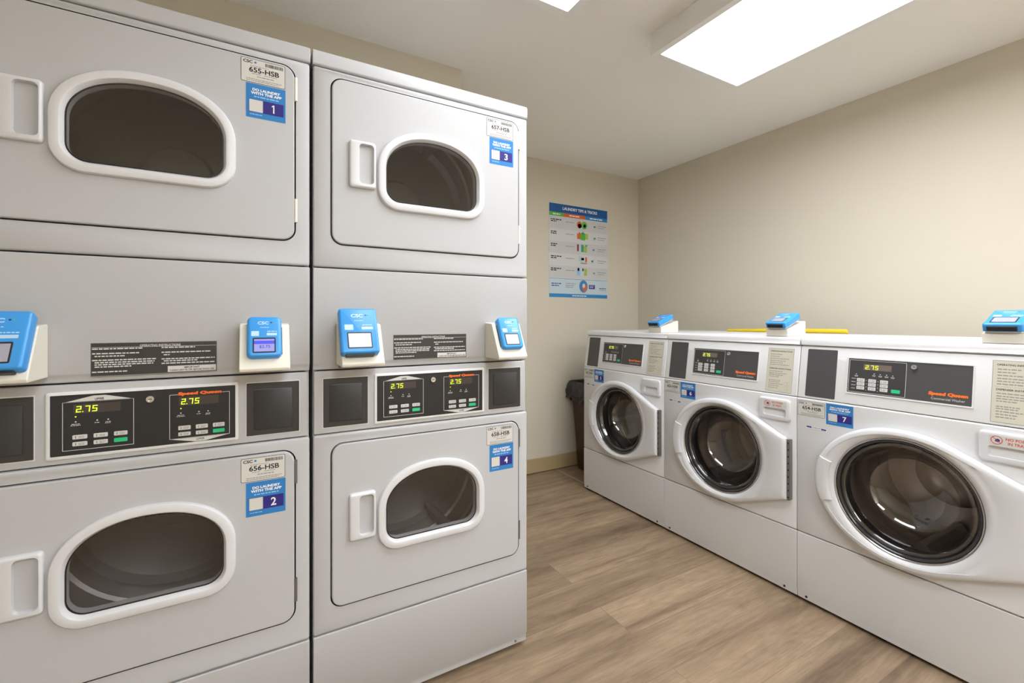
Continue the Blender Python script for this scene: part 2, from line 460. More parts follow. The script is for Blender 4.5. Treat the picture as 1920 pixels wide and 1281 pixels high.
def app_label(parent, fr, u0, v0, w, h, n, seed):
    mb = MB()
    mb.rect(fr, u0, u0+w, v0, v0+h, 0.0004, 'blue', 0.001)
    mb.text(fr, 'DO LAUNDRY', u0+w*.16, u0+w*.86, v0+h*.79, v0+h*.87, 0.0006, 'whiteink', bold=0.045)
    mb.text(fr, 'WITH THE APP', u0+w*.12, u0+w*.90, v0+h*.69, v0+h*.77, 0.0006, 'whiteink', bold=0.045)
    mb.greek(fr, u0+w*.20, u0+w*.82, v0+h*.61, h*.035, 0.0006, 'lightblue', seed)
    mb.rect(fr, u0+w*.07, u0+w*.95, v0+h*.17, v0+h*.54, 0.0006, 'purple')
    mb.rect(fr, u0+w*.08, u0+w*.42, v0+h*.18, v0+h*.53, 0.0008, 'paper', 0.001)
    (mb.digit_one if n == 1 else mb.text)(fr, str(n), u0+w*(.62 if n != 1 else .645), u0+w*(.76 if n != 1 else .72), v0+h*.23, v0+h*.47, 0.0008, 'whiteink', bold=0.02)
    mb.greek(fr, u0+w*.10, u0+w*.40, v0+h*.09, h*.025, 0.0006, 'lightblue', seed+1)
    o = mb.build('app_label', parent, smooth=False, merge=False, recalc=False)
    o['label'] = 'blue label with the number %d' % n

def lock(parent, fr, u, v):
    mb = MB()
    def R(r, n): return [fr.p(a, b, n) for a, b in circ(u, v, r, 24)]
    mb.loft([R(.0085, 0.0), R(.0085, .004), R(.0075, .0055), R(.0048, .0055), R(.0045, .003)], 'chrome', False, True)
    mb.rect(fr, u-.003, u+.003, v-.0007, v+.0007, .0034, 'ink')
    mb.build('lock', parent)

def button(parent, fr, u0, u1, v0, v1, m='button', n=0.0005, mark=True, seed=0):
    mb = MB()
    mb.slab(fr, u0, u1, v0, v1, n-.0004, n+.0008, m, r=.0016, bev=.0003, seg=1, nc=3)
    if mark:
        w = u1-u0; h = v1-v0
        mb.rect(fr, u0+w*.20, u0+w*.24, v0+h*.22, v0+h*.78, n+.001, 'ink')
        mb.greek(fr, u0+w*.42, u0+w*.85, v0+h*.55, h*.14, n+.001, 'inkgrey', seed)
        mb.greek(fr, u0+w*.42, u0+w*.80, v0+h*.25, h*.14, n+.001, 'inkgrey', seed+1)
    o = mb.build('button', parent, merge=False)
    if m == 'green': o['label'] = 'green start button'
    return o

# ------------------------------------------------------------------ stacked dryers
DW, DD, DH = 0.683, 0.645, 1.868
def dome(hw, zb, zt, rc, zs, cu):
    """arched window outline: flat bottom with round corners, elliptic top"""
    pts = []
    for cx, a0 in ((cu-hw+rc, PI), (cu+hw-rc, 1.5*PI)):
        for i in range(9):
            a = a0+i/8*PI/2; pts.append((cx+rc*math.cos(a), zb+rc+rc*math.sin(a)))
    for i in range(37):
        a = i/36*PI
        ca, sa = math.cos(a), math.sin(a)
        e = 2/2.15
        pts.append((cu+hw*math.copysign(abs(ca)**e, ca), zs+(zt-zs)*abs(sa)**e))
    return pts

def dryer_door(t, z0, z1, wz, number, serial, seed):
    """z0..z1: door opening; wz: window centre height"""
    fr = FRONT; cu = 0.3415
    mb = MB()
    zo0, zo1 = wz-.1225, wz+.1235
    u0, u1 = .0485, .6445; a0, a1 = z0+.0035, z1-.0035
    outer = lambda i: rrect(u0+i, u1-i, a0+i, a1-i, .030-i, 8)
    hole = dome(.152, zo0+.022, zo1-.022, .045, wz-.005, cu)
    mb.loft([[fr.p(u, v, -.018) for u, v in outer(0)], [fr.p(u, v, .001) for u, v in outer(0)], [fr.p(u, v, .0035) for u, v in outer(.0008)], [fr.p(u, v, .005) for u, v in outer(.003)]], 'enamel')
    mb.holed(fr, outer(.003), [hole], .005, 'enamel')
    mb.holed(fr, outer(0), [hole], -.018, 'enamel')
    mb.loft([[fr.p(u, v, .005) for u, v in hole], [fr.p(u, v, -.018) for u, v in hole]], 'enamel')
    door = mb.build('door', t, angle=30)
    # window surround
    mb = MB()
    def ring(ins, n): return [fr.p(u, v, n) for u, v in dome(.1705-ins, zo0+ins, zo1-ins, .062-ins*.9, wz-.002, cu)]
    mb.loft([ring(0, .004), ring(0.0003, .010), ring(.0012, .0135), ring(.0030, .0158), ring(.0060, .0168), ring(.0175, .0178), ring(.0200, .0172), ring(.0216, .0150), ring(.0240, .0085), ring(.0262, .0040), ring(.0265, -.02)], 'plastic')
    mb.build('window_surround', door, angle=32)
    mb = MB()
    mb.loft([ring(.0255, .0035), ring(.0255, .0050), ring(.0285, .0050), ring(.0285, .0035)], 'black')
    mb.build('window_gasket', door, angle=30)
    mb = MB()
    rings = []
    for i, (ins, n) in enumerate(((.0266, .0060), (.040, .0060), (.09, .0060))):
        k = 1-(ins-.0266)/.14
        base = dome(.1705-.0266, zo0+.0266, zo1-.0266, .062-.0266*.9, wz-.002, cu)
        rings.append([fr.p(cu+(u-cu)*k, wz+(v-wz)*k, n) for u, v in base])
    mb.loft(rings, 'dryerglass', False, True)
    mb.build('window_glass', door, angle=60)
    # handle plate with a scooped pocket
    mb = MB()
    h0, h1 = wz-.070, wz+.062
    H = lambda i, n: [fr.p(u, v, n) for u, v in rrect(.093+i, .1655-i, h0+i, h1-i, .008-i*.5, 5)]
    K = lambda i, n, s=0.0: [fr.p(u+s, v, n) for u, v in rrect(.1195+i, .1605-i*.3, h0+.012+i, h1-.008-i, .010, 5)]
    mb.loft([H(0, .004), H(0, .012), H(.0015, .0155), H(.005, .017)], 'plastic')
    mb.holed(fr, rrect(.098, .1605+.0005, h0+.005, h1-.005, .0055, 5), [rrect(.1195, .1595, h0+.012, h1-.008, .010, 5)], .017, 'plastic')
    Kr = lambda i, n: [fr.p(u, v, n) for u, v in rrect(.1195+i*.2, .1595-i*1.6, h0+.012+i*.5, h1-.008-i*.5, .010-i*.2, 5)]
    mb.loft([Kr(0, .017), Kr(.0008, .010), Kr(.002, .000), Kr(.005, -.010), Kr(.010, -.0165)], 'plastic', False, True)
    mb.build('door_handle', door, angle=50)
    # hinges
    for za in (z1-.092, z0+.052):
        mb = MB()
        ax = [fr.p(.6475, za+k, .002) for k in (0, .062)]
        n = 12
        mb.loft([[p+Vector((math.cos(2*PI*i/n)*.004, math.sin(2*PI*i/n)*.004, 0)) for i in range(n)] for p in ax], 'cream' if z0 > 1 else 'hinge', True, True)
        mb.build('hinge', door)
    lf = Frame((0, -.005, 0), (1, 0, 0), (0, 0, 1))
    serial_label(door, lf, .5225, z1-.0695, .0995, .0600, serial, seed)
    app_label(door, lf, .5335, z1-.1585, .0895, .0870, number, seed+9)
    # drum behind the window
    mb = MB()
    ring = lambda r, y, zc=wz: [Vector((cu+r*math.cos(2*PI*i/64), y, zc+r*math.sin(2*PI*i/64))) for i in range(64)]
    R = .262
    mb.loft([ring(.195, .045), ring(.20, .040), ring(R, .050), ring(R, .10), ring(R-.009, .106), ring(R-.009, .116), ring(R, .122), ring(R, .20), ring(R-.009, .206), ring(R-.009, .216), ring(R, .222), ring(R, .30), ring(R-.009, .306), ring(R-.009, .316), ring(R, .322), ring(R, .40), ring(R-.02, .42), ring(.10, .425), ring(.09, .415)], 'zinc', False, True)
    for k in range(3):
        a = k*2*PI/3+1.1
        c, s_ = math.cos(a), math.sin(a); px, pz = -s_, c
        pts = []
        for w_, r_ in ((-.022, R), (-.008, R-.05), (.008, R-.05), (.022, R)):
            pts.append((c*r_+px*w_, s_*r_+pz*w_))
        mb.loft([[Vector((cu+x, y, wz+z)) for x, z in pts] for y in (.05, .40)], 'zinc', True, True)
    mb.build('drum', t, angle=40)

def dryer_controls(t, um):
    fr = FRONT
    cf = Frame((0, .005, 0), (1, 0, 0), (0, 0, 1))
    mb = MB()
    mb.slab(FRONT, .0035, DW-.006, .8155, .9880, -.05, -.005, 'enamel', r=.003, bev=.0025)
    cp = mb.build('control_panel', t, angle=40)
    # bezel + black overlay
    mb = MB()
    o = rrect(.1645, .5175, .8265, .9725, .004, 4); i = rrect(.1715, .5105, .8335, .9655, .002, 4)
    L = lambda pts, n: [cf.p(u, v, n) for u, v in pts]
    mb.loft([L(o, 0), L(rrect(.1650, .5170, .8270, .9720, .004, 4), .003), L(rrect(.1665, .5155, .8285, .9705, .004, 4), .004), L(i, .004), L(i, .0015)], 'fascia')
    mb.build('control_bezel', cp)
    mb = MB()
    n = .0016
    mb.flat(cf, i, n, 'black')
    n = .0019; w = .0011; g = 'print'
    # upper box with pointed head, lower box with pointed foot
    def segs(pts):
        for a, b in zip(pts[:-1], pts[1:]): mb.line(cf, a, b, w, n, g)
    segs([(.1913, .949), (.1913, .8440), (.3112, .8440), (.3112, .949), (.1913, .949)])
    mb.flat(cf, [(.1913, .9487), (.3112, .9487), (.262, .9612), (.241, .9612)], n, g)
    mb.text(cf, 'UPPER', .2440, .2600, .9508, .9560, n+.0002, 'ink', bold=.02)
    segs([(.393, .9503), (.3776, .9503), (.3776, .8450), (.4980, .8450), (.4980, .9503), (.4825, .9503)])
    mb.flat(cf, [(.3776, .8450), (.427, .8345), (.448, .8345), (.4980, .8450)], n, g)
    mb.text(cf, 'LOWER', .4300, .4460, .8375, .8425, n+.0002, 'ink', bold=.02)
    mb.text(cf, 'Speed Queen', .3935, .4815, .9465, .9560, n+.0003, 'orange', bold=.065, shear=.1)
    for dx in (0.0, .1867):
        for x, k in ((.2124, 3), (.2481, 2), (.2667, 2)):
            mb.flat(cf, circ(x+dx, .9058, .0016, 8), n, g)
            mb.greek(cf, x+dx-.0045*k/2, x+dx+.0045*k/2, .9000, .0014, n, g, int(x*999))
            if k == 3 or x > .26: mb.greek(cf, x+dx-.006*k/2.2, x+dx+.006*k/2.2, .8972, .0014, n, g, int(x*777))
    ov = mb.build('control_overlay', cp, smooth=False, merge=False, recalc=False)
    for dx, dz, sd in ((0.0, 0.0, 1), (.1869, .0, 2)):
        mb = MB()
        if dx == 0: mb.rect(cf, .2085, .2880, .9235, .9435, n, 'ledbg')
        else: mb.rect(cf, .2085+dx, .2880+dx, .9235, .9440, n, 'ledbg')
        mb.seven(cf, '2.75', .2125+dx, .9262, .0138, n+.0003, 'led')
        mb.flat(cf, circ(.2124+dx, .9169, .0015, 8), n+.0003, 'led')
        d = mb.build('price_display', cp, smooth=False, merge=False, recalc=False)
        d['label'] = 'yellow green price display reading 2.75'
        bx = [(.2072+dx, .2316+dx), (.2420+dx, .2661+dx), (.2767+dx, .3003+dx)]
        if dx: bx = [(.3942, .4185), (.4286, .4530), (.4632, .4875)]
        rows = ((.8675, .8768), (.8525, .8616)) if not dx else ((.8652, .8750), (.8508, .8598))
        for r_, (v0, v1) in enumerate(rows):
            for c_, (a, b) in enumerate(bx):
                gr = r_ == 1 and c_ == 2
                button(cp, cf, a, b, v0, v1, 'green' if gr else 'button', n, not gr, seed=r_*7+c_)
    lock(cp, Frame(cf.p(0, 0, n), (1, 0, 0), (0, 0, 1)), .3416, .9447)
    # coin box covers
    for a, b in ((.0275, .1460), (.5350, .6560)):
        mb = MB()
        mb.rect(cf, a-.002, b+.002, .8300, .9690, .0004, 'fascia')
        mb.slab(cf, a, b, .8325, .9665, -.002, .0030, 'black3', r=.001, bev=.0008, seg=1, nc=2)
        ia, ib = a+(b-a)*.13, b-(b-a)*.13
        mb.slab(cf, ia, ib, .8460, .9510, .002, .0052, 'black2', r=.002, bev=.0014, seg=2, nc=3)
        mb.build('coin_box_cover', cp, angle=30)

def stacked_dryer(x0, label, um, serials, numbers, plate):
    t = thing('stacked_dryer', label, 'dryer', (x0, 1.323, 0), 0, 'stacked tumble dryers')
    # carcass shell
    mb = MB()
    P = lambda a, z0, z1, y: [Vector((u, y, z)) for u, z in rrect(a, DW-a, z0, z1)]
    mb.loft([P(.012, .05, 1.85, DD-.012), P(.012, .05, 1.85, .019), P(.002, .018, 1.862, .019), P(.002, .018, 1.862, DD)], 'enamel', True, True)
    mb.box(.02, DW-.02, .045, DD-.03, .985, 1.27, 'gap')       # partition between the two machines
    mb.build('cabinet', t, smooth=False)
    for fx in (.05, DW-.05):
        for fy in (.06, DD-.06):
            mb = MB(); mb.loft([[Vector((fx+r*math.cos(a*PI/8), fy+r*math.sin(a*PI/8), z)) for a in range(16)] for r, z in ((.022, 0), (.022, .008), (.012, .010), (.012, .019))], 'rubber', True, True)
            mb.build('foot', t)
    # kick panel
    mb = MB()
    mb.profile([(.012, .0165), (.006, .018), (.006, .040), (0, .048), (0, .2635), (.02, .2635), (.02, .0165)], .0015, DW-.0015, 'enamel')
    kp = mb.build('kick_panel', t, bevel=.003)
    for sx in (.05, DW-.045):
        mb = MB(); mb.loft([[FRONT.p(a, b, nn) for a, b in circ(sx, .029, r, 12)] for r, nn in ((.004, -.0055), (.004, -.004), (.0025, -.0032))], 'hinge', False, True)
        mb.build('screw', kp)
    # front panels with door openings
    for (a, b, z0, z1) in ((.2670, .8125, .3290, .7870), (1.2750, 1.8215, 1.3370, 1.8035)):
        mb = MB()
        O = lambda i, n: [FRONT.p(u, v, n) for u, v in rrect(.0015+i, DW-.0015-i, a+i, b-i, .006-i*.5, 5)]
        hl = rrect(.0450, .6480, z0, z1, .033, 8)
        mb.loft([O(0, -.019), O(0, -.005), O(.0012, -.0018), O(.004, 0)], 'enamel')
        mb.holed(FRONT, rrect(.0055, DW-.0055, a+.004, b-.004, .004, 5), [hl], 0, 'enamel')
        mb.loft([[FRONT.p(u, v, 0) for u, v in hl], [FRONT.p(u, v, -.021) for u, v in hl]], 'gap')
        cu = .3415
        wz = (z0+z1)/2 + (.0 if z0 < 1 else -.001)
        hole2 = circ(cu, wz, .19, 48)
        mb.holed(FRONT, rrect(.040, .653, z0-.005, z1+.005, .03, 8), [hole2], -.0205, 'gap')
        mb.build('front_panel', t, angle=40)
    # middle panel, its lower edge folded back
    mb = MB()
    mb.profile([(.011, .9915), (.0075, .9925), (.0065, 1.0005), (.0025, 1.0075), (0, 1.012), (0, 1.2715), (.02, 1.2715), (.02, .9915)], .0010, DW-.0010, 'enamel')
    mp = mb.build('middle_panel', t, bevel=.003)
    for sx in (.070, .612):
        mb = MB(); mb.loft([[FRONT.p(a, b, nn) for a, b in circ(sx, .9985, r, 10)] for r, nn in ((.004, -.007), (.004, -.003), (.002, -.002))], 'hinge', False, True)
        mb.build('screw', mp)
    mb = MB()
    mb.profile([(.004, 1.8250), (0, 1.829), (0, 1.860), (.0025, 1.8660), (.008, 1.8680), (DD, 1.8680), (DD, 1.8250)], -.0005, DW+.0005, 'enamel')
    mb.build('top_cap', t, bevel=.006, seg=3)
    # instruction plate
    pu, pz = plate; w, h = .2345, .0745
    mb = MB(); f = FRONT
    mb.rect(f, pu, pu+w, pz, pz+h, .0006, 'inkgrey')
    mb.rect(f, pu+.001, pu+w-.001, pz+.001, pz+h-.001, .0008, 'black3')
    mb.line(f, (pu+.002, pz+h-.0105), (pu+w-.002, pz+h-.0105), .0007, .0010, 'print')
    mb.rect(f, pu+w*.355, pu+w*.70, pz+h-.0095, pz+h-.0022, .0010, 'black3')
    mb.text(f, 'OPERATING INSTRUCTIONS', pu+w*.365, pu+w*.69, pz+h-.0100, pz+h-.0050, .0012, 'print', bold=.02)
    for k, (v, l) in enumerate(((.80, .36), (.66, .33), (.58, .22), (.46, .46), (.39, .45), (.325, .44), (.26, .27), (.11, .24))):
        mb.greek(f, pu+w*(.012 if k in (0, 1, 3, 7) else .03), pu+w*(.03+l), pz+h*v, h*.035, .0010, 'print', k)
    for k, (v, l) in enumerate(((.80, .27), (.65, .41), (.57, .06), (.44, .44), (.375, .29), (.30, .44))):
        mb.greek(f, pu+w*(.535 if k not in (2, 4) else .553), pu+w*(.54+l), pz+h*v, h*.035, .0010, 'print', k+20)
    mb.rect(f, pu+w*.585, pu+w*.99, pz+h*.035, pz+h*.225, .0010, 'print')
    mb.text(f, 'IMPORTANT', pu+w*.72, pu+w*.85, pz+h*.14, pz+h*.195, .0012, 'ink', bold=.03)
    mb.text(f, 'CLEAN LINT FILTER BEFORE EACH USE', pu+w*.60, pu+w*.975, pz+h*.060, pz+h*.115, .0012, 'ink', bold=.02)
    o = mb.build('instruction_plate', t, smooth=False, merge=False, recalc=False)
    dryer_controls(t, um)
    dryer_door(t, 1.3370, 1.8035, 1.5725, numbers[0], serials[0], 11+numbers[0])
    dryer_door(t, .3290, .7870, .5790, numbers[1], serials[1], 31+numbers[1])
    return t

DXL, DXR = -.5592, .1298
stacked_dryer(DXL, 'white stacked dryer with labels 1 and 2, cut off by the left edge', 0, ('655-HSB', '656-HSB'), (1, 2), (.2375, 1.0035))
stacked_dryer(DXR, 'white stacked dryer with labels 3 and 4, the one next to the open floor', 0, ('657-HSB', '658-HSB'), (3, 4), (.2180, 1.0105))

# ------------------------------------------------------------------ washing machines
WW, WD = .680, .70
WX = 1.896
CV = Vector((0, .029, .2)); SLOPE = Frame((0, .003, .819), (1, 0, 0), CV)

def door_outline(cu, cz, N=120):
    """ellipse on the left drawn out to the straight hinge edge on the right, as distance per angle"""
    a, b = .266, .233
    pts = [(a*math.cos(2*PI*i/240), b*math.sin(2*PI*i/240)) for i in range(240)]
    hx = .652-cu
    pts += [(hx, .645-cz), (hx, .398-cz)]
    pts = sorted(set(pts))
    def half(ps):
        h = []
        for p in ps:
            while len(h) >= 2 and (h[-1][0]-h[-2][0])*(p[1]-h[-2][1])-(h[-1][1]-h[-2][1])*(p[0]-h[-2][0]) <= 0: h.pop()
            h.append(p)
        return h
    lo = half(pts); up = half(pts[::-1]); hull = lo[:-1]+up[:-1]
    out = []
    angs = [2*PI*i/N for i in range(N)]
    for target in ((hx, .645-cz), (hx, .398-cz)):
        ta = math.atan2(target[1], target[0]) % (2*PI)
        k = min(range(N), key=lambda i: abs((angs[i]-ta+PI) % (2*PI)-PI)); angs[k] = ta
    for an in angs:
        d = Vector((math.cos(an), math.sin(an))); best = 0
        for p, q in zip(hull, hull[1:]+hull[:1]):
            e = Vector((q[0]-p[0], q[1]-p[1])); den = d.x*e.y-d.y*e.x
            if abs(den) < 1e-12: continue
            tt = (p[0]*e.y-p[1]*e.x)/den; ss = (p[0]*d.y-p[1]*d.x)/den
            if tt > 0 and -1e-6 <= ss <= 1+1e-6: best = max(best, tt)
        out.append((an, best))
    return out

def washer(y0, label, number, serial, nopods, mark, seed):
    t = thing('washing_machine', label, 'washing machine', (WX, y0, 0), -PI/2, 'front loading washing machines')
    fr = FRONT; cu, cz = .346, .528
    mb = MB()
    P = lambda a, z0, z1, y: [Vector((u, y, z)) for u, z in rrect(a, WW-a, z0, z1)]
    mb.loft([P(.012, .04, 1.01, WD-.012), P(.012, .04, 1.01, .042), P(.002, .016, 1.026, .042), P(.002, .016, 1.026, WD)], 'enamel2', True, True)
    mb.build('cabinet', t, smooth=False)
    for fx in (.05, WW-.05):
        for fy in (.07, WD-.06):
            mb = MB(); mb.loft([[Vector((fx+r*math.cos(a*PI/8), fy+r*math.sin(a*PI/8), z)) for a in range(16)] for r, z in ((.022, 0), (.022, .008), (.012, .010), (.012, .017))], 'rubber', True, True)
            mb.build('foot', t)
    mb = MB()
    mb.profile([(.008, .0125), (.004, .014), (.003, .034), (0, .046), (0, .2770), (.042, .2770), (.042, .0125)], .0008, WW-.0008, 'enamel2')
    kp = mb.build('kick_panel', t, bevel=.0025)
    for sx in (.035, WW-.05):
        mb = MB(); mb.loft([[fr.p(a, b, nn) for a, b in circ(sx, .027, r, 12)] for r, nn in ((.0045, -.0045), (.0045, -.0015), (.003, -.0005))], 'ink', False, True)
        mb.build('screw', kp)
    # front panel with the round opening
    mb = MB()
    O = lambda i, n: [fr.p(u, v, n) for u, v in rrect(.0008+i, WW-.0008-i, .2800+i, .8160-i, .005-i*.5, 5)]
    hl = circ(cu, cz, .198, 72)
    mb.loft([O(0, -.041), O(0, -.004), O(.001, -.0015), O(.003, 0)], 'enamel2')
    mb.holed(fr, rrect(.0038, WW-.0038, .2830, .8130, .0035, 5), [hl], 0, 'enamel2')
    mb.loft([[fr.p(u, v, 0) for u, v in hl], [fr.p(u, v, -.05) for u, v in hl]], 'rubber')
    fp = mb.build('front_panel', t, angle=40)
    # sloped control fascia
    mb = MB()
    mb.slab(SLOPE, .0015, WW-.0015, 0, .2055, -.055, 0, 'fascia', r=.003, bev=.0025)
    cp = mb.build('control_panel', t, angle=40)
    mb = MB()
    mb.profile([(.030, 1.0265), (.0285, 1.029), (.0285, 1.045), (.0315, 1.0535), (.038, 1.0570), (.05, 1.0580), (WD, 1.0580), (WD, 1.0265)], .0005, WW-.0005, 'enamel2')
    mb.build('top_cap', t, bevel=.0035, seg=3)
    S = SLOPE
    z2v = lambda z: (z-.819)/.98965
    mb = MB()
    mb.slab(S, .0290, .1345, z2v(.827), z2v(1.0125), -.002, .0012, 'wash_black', r=.004, bev=.0006, seg=1, nc=4)
    mb.build('card_slot_cover', cp, angle=30)
    # overlay
    mb = MB()
    o = rrect(.1685, .5130, z2v(.8565), z2v(.9905), .003, 4); i = rrect(.1735, .5085, z2v(.8620), z2v(.9860), .002, 4)
    L = lambda pts, n: [S.p(u, v, n) for u, v in pts]
    mb.loft([L(o, 0), L(rrect(.1690, .5125, z2v(.8570), z2v(.9900), .003, 4), .0028), L(i, .0028), L(i, .001)], 'plastic')
    mb.build('control_bezel', cp)
    mb = MB(); n = .0012
    mb.flat(S, i, n, 'wash_black')
    mb.rect(S, .1745, .3470, z2v(.8632), z2v(.9850), n+.0002, 'wash_ctrl')
    mb.outline(S, .1765, .3455, z2v(.8650), z2v(.9815), .0012, n+.0004, 'print', .002)
    n2 = n+.0004; g = 'print'
    for x, v in ((.2004, .9275), (.2548, .9325), (.2726, .9320), (.2910, .9320), (.3086, .9310)):
        mb.flat(S, circ(x, z2v(v)+.003, .0018, 8), n2, g)
        mb.greek(S, x-.0055, x+.0055, z2v(v)-.0035, .0016, n2, g, int(x*999))
        mb.greek(S, x-.0045, x+.0045, z2v(v)-.0062, .0014, n2, g, int(x*555))
    for k in range(4): mb.greek(S, .1865, .2000, z2v(.9130-.0118*k), .0018, n2, g, k)
    for x in (.2325, .2672):
        for k in range(4): mb.flat(S, circ(x, z2v(.9100-.0115*k), .0014, 6), n2, g)
    mb.text(S, 'Speed Queen', .4050, .5000, z2v(.8825), z2v(.8965), n2, 'orange', bold=.065, shear=.1)
    mb.text(S, 'Commercial Washer', .4125, .4935, z2v(.8715), z2v(.8790), n2, 'print')
    mb.build('control_overlay', cp, smooth=False, merge=False, recalc=False)
    mb = MB()
    mb.rect(S, .2215, .3040, z2v(.9475), z2v(.9680), n2, 'ledbg2')
    mb.seven(S, '2.75', .2265, z2v(.9500), .0150, n2+.0003, 'led')
    d = mb.build('price_display', cp, smooth=False, merge=False, recalc=False)
    d['label'] = 'yellow green price display reading 2.75'
    for c_, (a, b) in enumerate(((.2035, .2272), (.2385, .2614), (.2736, .2962))):
        for r_, (v0, v1) in enumerate(((.9037, .9160), (.8905, .9020), (.8762, .8882))):
            button(cp, S, a, b, z2v(v0), z2v(v1), 'button', n2, True, seed=c_*5+r_)
    button(cp, S, .3063, .3307, z2v(.8756), z2v(.8875), 'green', n2, False)
    lock(cp, Frame(S.p(0, 0, n), (1, 0, 0), CV), .3658, z2v(.9695))
    # instruction label
    mb = MB(); a, b = .5490, .6560; v0, v1 = z2v(.8265), z2v(1.0085); w = b-a; h = v1-v0
    mb.rect(S, a, b, v0, v1, .0005, 'inkgrey'); mb.rect(S, a+.0012, b-.0012, v0+.0012, v1-.0012, .0007, 'paperbeige')
    mb.text(S, 'OPERATING INSTRUCTIONS', a+w*.09, b-w*.07, v0+h*.915, v0+h*.945, .0009, 'ink', bold=.02)
    for k, (v, l) in enumerate(((.85, .45), (.80, .38), (.75, .75), (.70, .60), (.655, .5), (.61, .75))):
        mb.greek(S, a+w*.10, a+w*(.10+l), v0+h*v, h*.016, .0009, 'inkgrey', k)
    mb.line(S, (a+w*.04, v0+h*.575), (b-w*.04, v0+h*.575), .0005, .0009, 'inkgrey')
    mb.text(S, 'DISPENSER INSTRUCTIONS', a+w*.09, b-w*.07, v0+h*.515, v0+h*.545, .0009, 'ink', bold=.02)
    for k, (v, l) in enumerate(((.46, .55), (.415, .75), (.375, .6), (.335, .45), (.25, .5), (.215, .45), (.17, .6), (.125, .45), (.08, .4))):
        mb.greek(S, a+w*.10, a+w*(.10+l)*.95, v0+h*v, h*.016, .0009, 'inkgrey', k+30)
    for k in range(2):
        for j in range(2): mb.outline(S, a+w*(.72+.11*k), a+w*(.82+.11*k), v0+h*(.06+.10*j), v0+h*(.14+.10*j), .0005, .0009, 'inkgrey')
    mb.build('instruction_label', cp, smooth=False, merge=False, recalc=False)
    # front labels
    serial_label(fp, fr, .0040, .7490, .1000, .0565, serial, seed)
    app_label(fp, fr, .1080, .7300, .0900, .0800, number, seed+4)
    mb = MB()
    mf = Frame(fr.p(.037, .703, 0), (math.cos(-.04), 0, math.sin(-.04)), (math.sin(.04), 0, math.cos(.04)))
    mb.rect(mf, 0, .073, -.003, .0085, .0004, 'whiteink')
    c = 'navy' if mark else 'ink'
    mb.rect(mf, .001, .019, .0015, .0070, .0006, c); mb.rect(mf, .053, .071, .0015, .0070, .0006, c)
    mb.greek(mf, .022, .050, .0035, .0022, .0006, c, 3)
    mb.greek(mf, .004, .068, -.0015, .0012, .0006, 'inkgrey', 5)
    mb.build('sticker', fp, smooth=False, merge=False, recalc=False)
    # dispenser drawer
    mb = MB()
    D = lambda i, n: [fr.p(u, v, n) for u, v in rrect(.5270+i, .6580-i, .7100+i, .8000-i, .012-i*.6, 6)]
    Dh = lambda i, n: [fr.p(u, v, n) for u, v in rrect(.5480+i, .6420-i, .7270+i*.6, .7590-i, .006, 6)]
    mb.loft([D(0, -.002), D(0, .005), D(.0015, .0085), D(.005, .0100)], 'plastic')
    mb.holed(fr, rrect(.5320, .6530, .7150, .7950, .009, 6), [rrect(.5480, .6420, .7270, .7590, .006, 6)], .0100, 'plastic')
    mb.loft([Dh(0, .0100), Dh(.001, .004), Dh(.003, -.004), Dh(.008, -.008)], 'plastic', False, True)
    dd = mb.build('dispenser_drawer', t, angle=50)
    if nopods:
        mb = MB(); f2 = Frame(fr.p(0, 0, .0102), (1, 0, 0), (0, 0, 1))
        mb.rect(f2, .5500, .6450, .7625, .7900, .0001, 'paper')
        mb.ring2d(f2, .5660, .7765, .0125, .0108, .0003, 'redink')
        mb.flat(f2, circ(.5680, .7760, .0050, 12), .0003, 'navy')
        mb.flat(f2, [(.560, .782), (.5655, .7790), (.5655, .7735), (.561, .772), (.5645, .7765)], .0003, 'ink')
        mb.line(f2, (.5575, .7850), (.5745, .7680), .0016, .0004, 'redink')
        mb.text(f2, 'NO PODS', .5845, .6300, .7785, .7865, .0003, 'redink', bold=.02)
        mb.text(f2, 'IN TRAY', .5890, .6260, .7665, .7745, .0003, 'redink', bold=.02)
        o = mb.build('warning_label', dd, smooth=False, merge=False, recalc=False)
        o['label'] = 'red printed warning with a crossed out circle'
    # door
    out = door_outline(cu, cz)
    def ring(k=1.0, n=0.0, r=None, ins=0.0, blend=0.0):
        ps = []
        for an, d in out:
            dd_ = d*k-ins
            if r is not None: dd_ = min(dd_, r)
            ps.append(fr.p(cu+dd_*math.cos(an), cz+dd_*math.sin(an), n))
        return ps
    mb = MB()
    mb.loft([ring(ins=.006, n=.003), ring(ins=.0015, n=.012), ring(ins=0, n=.020), ring(ins=.0012, n=.026), ring(ins=.005, n=.0310), ring(ins=.011, n=.0335), ring(ins=.019, n=.0345),
             ring(ins=.0200, r=.2420, n=.0345), ring(ins=.0205, r=.2370, n=.0325), ring(ins=.0215, r=.2230, n=.0325), ring(ins=.0235, r=.2150, n=.0315), ring(ins=.0285, r=.2060, n=.0265), ring(r=.2005, n=.0200), ring(r=.1985, n=.012), ring(r=.1985, n=.003)], 'plastic')
    mb.loft([ring(ins=.006, n=.003), ring(r=.1985, n=.003)], 'plastic')
    door = mb.build('door', t, angle=38)
    # grip on the latch side, split from the ring by two grooves
    mb = MB()
    angs = [PI-.335+.67*i/14 for i in range(15)]
    def ell(an): return 1/math.sqrt((math.cos(an)/.266)**2+(math.sin(an)/.233)**2)
    def arc(f, n, sh=0.0): return [fr.p(cu+f(a_)*math.cos(PI+(a_-PI)*(1-sh)), cz+f(a_)*math.sin(PI+(a_-PI)*(1-sh)), n) for a_ in angs]
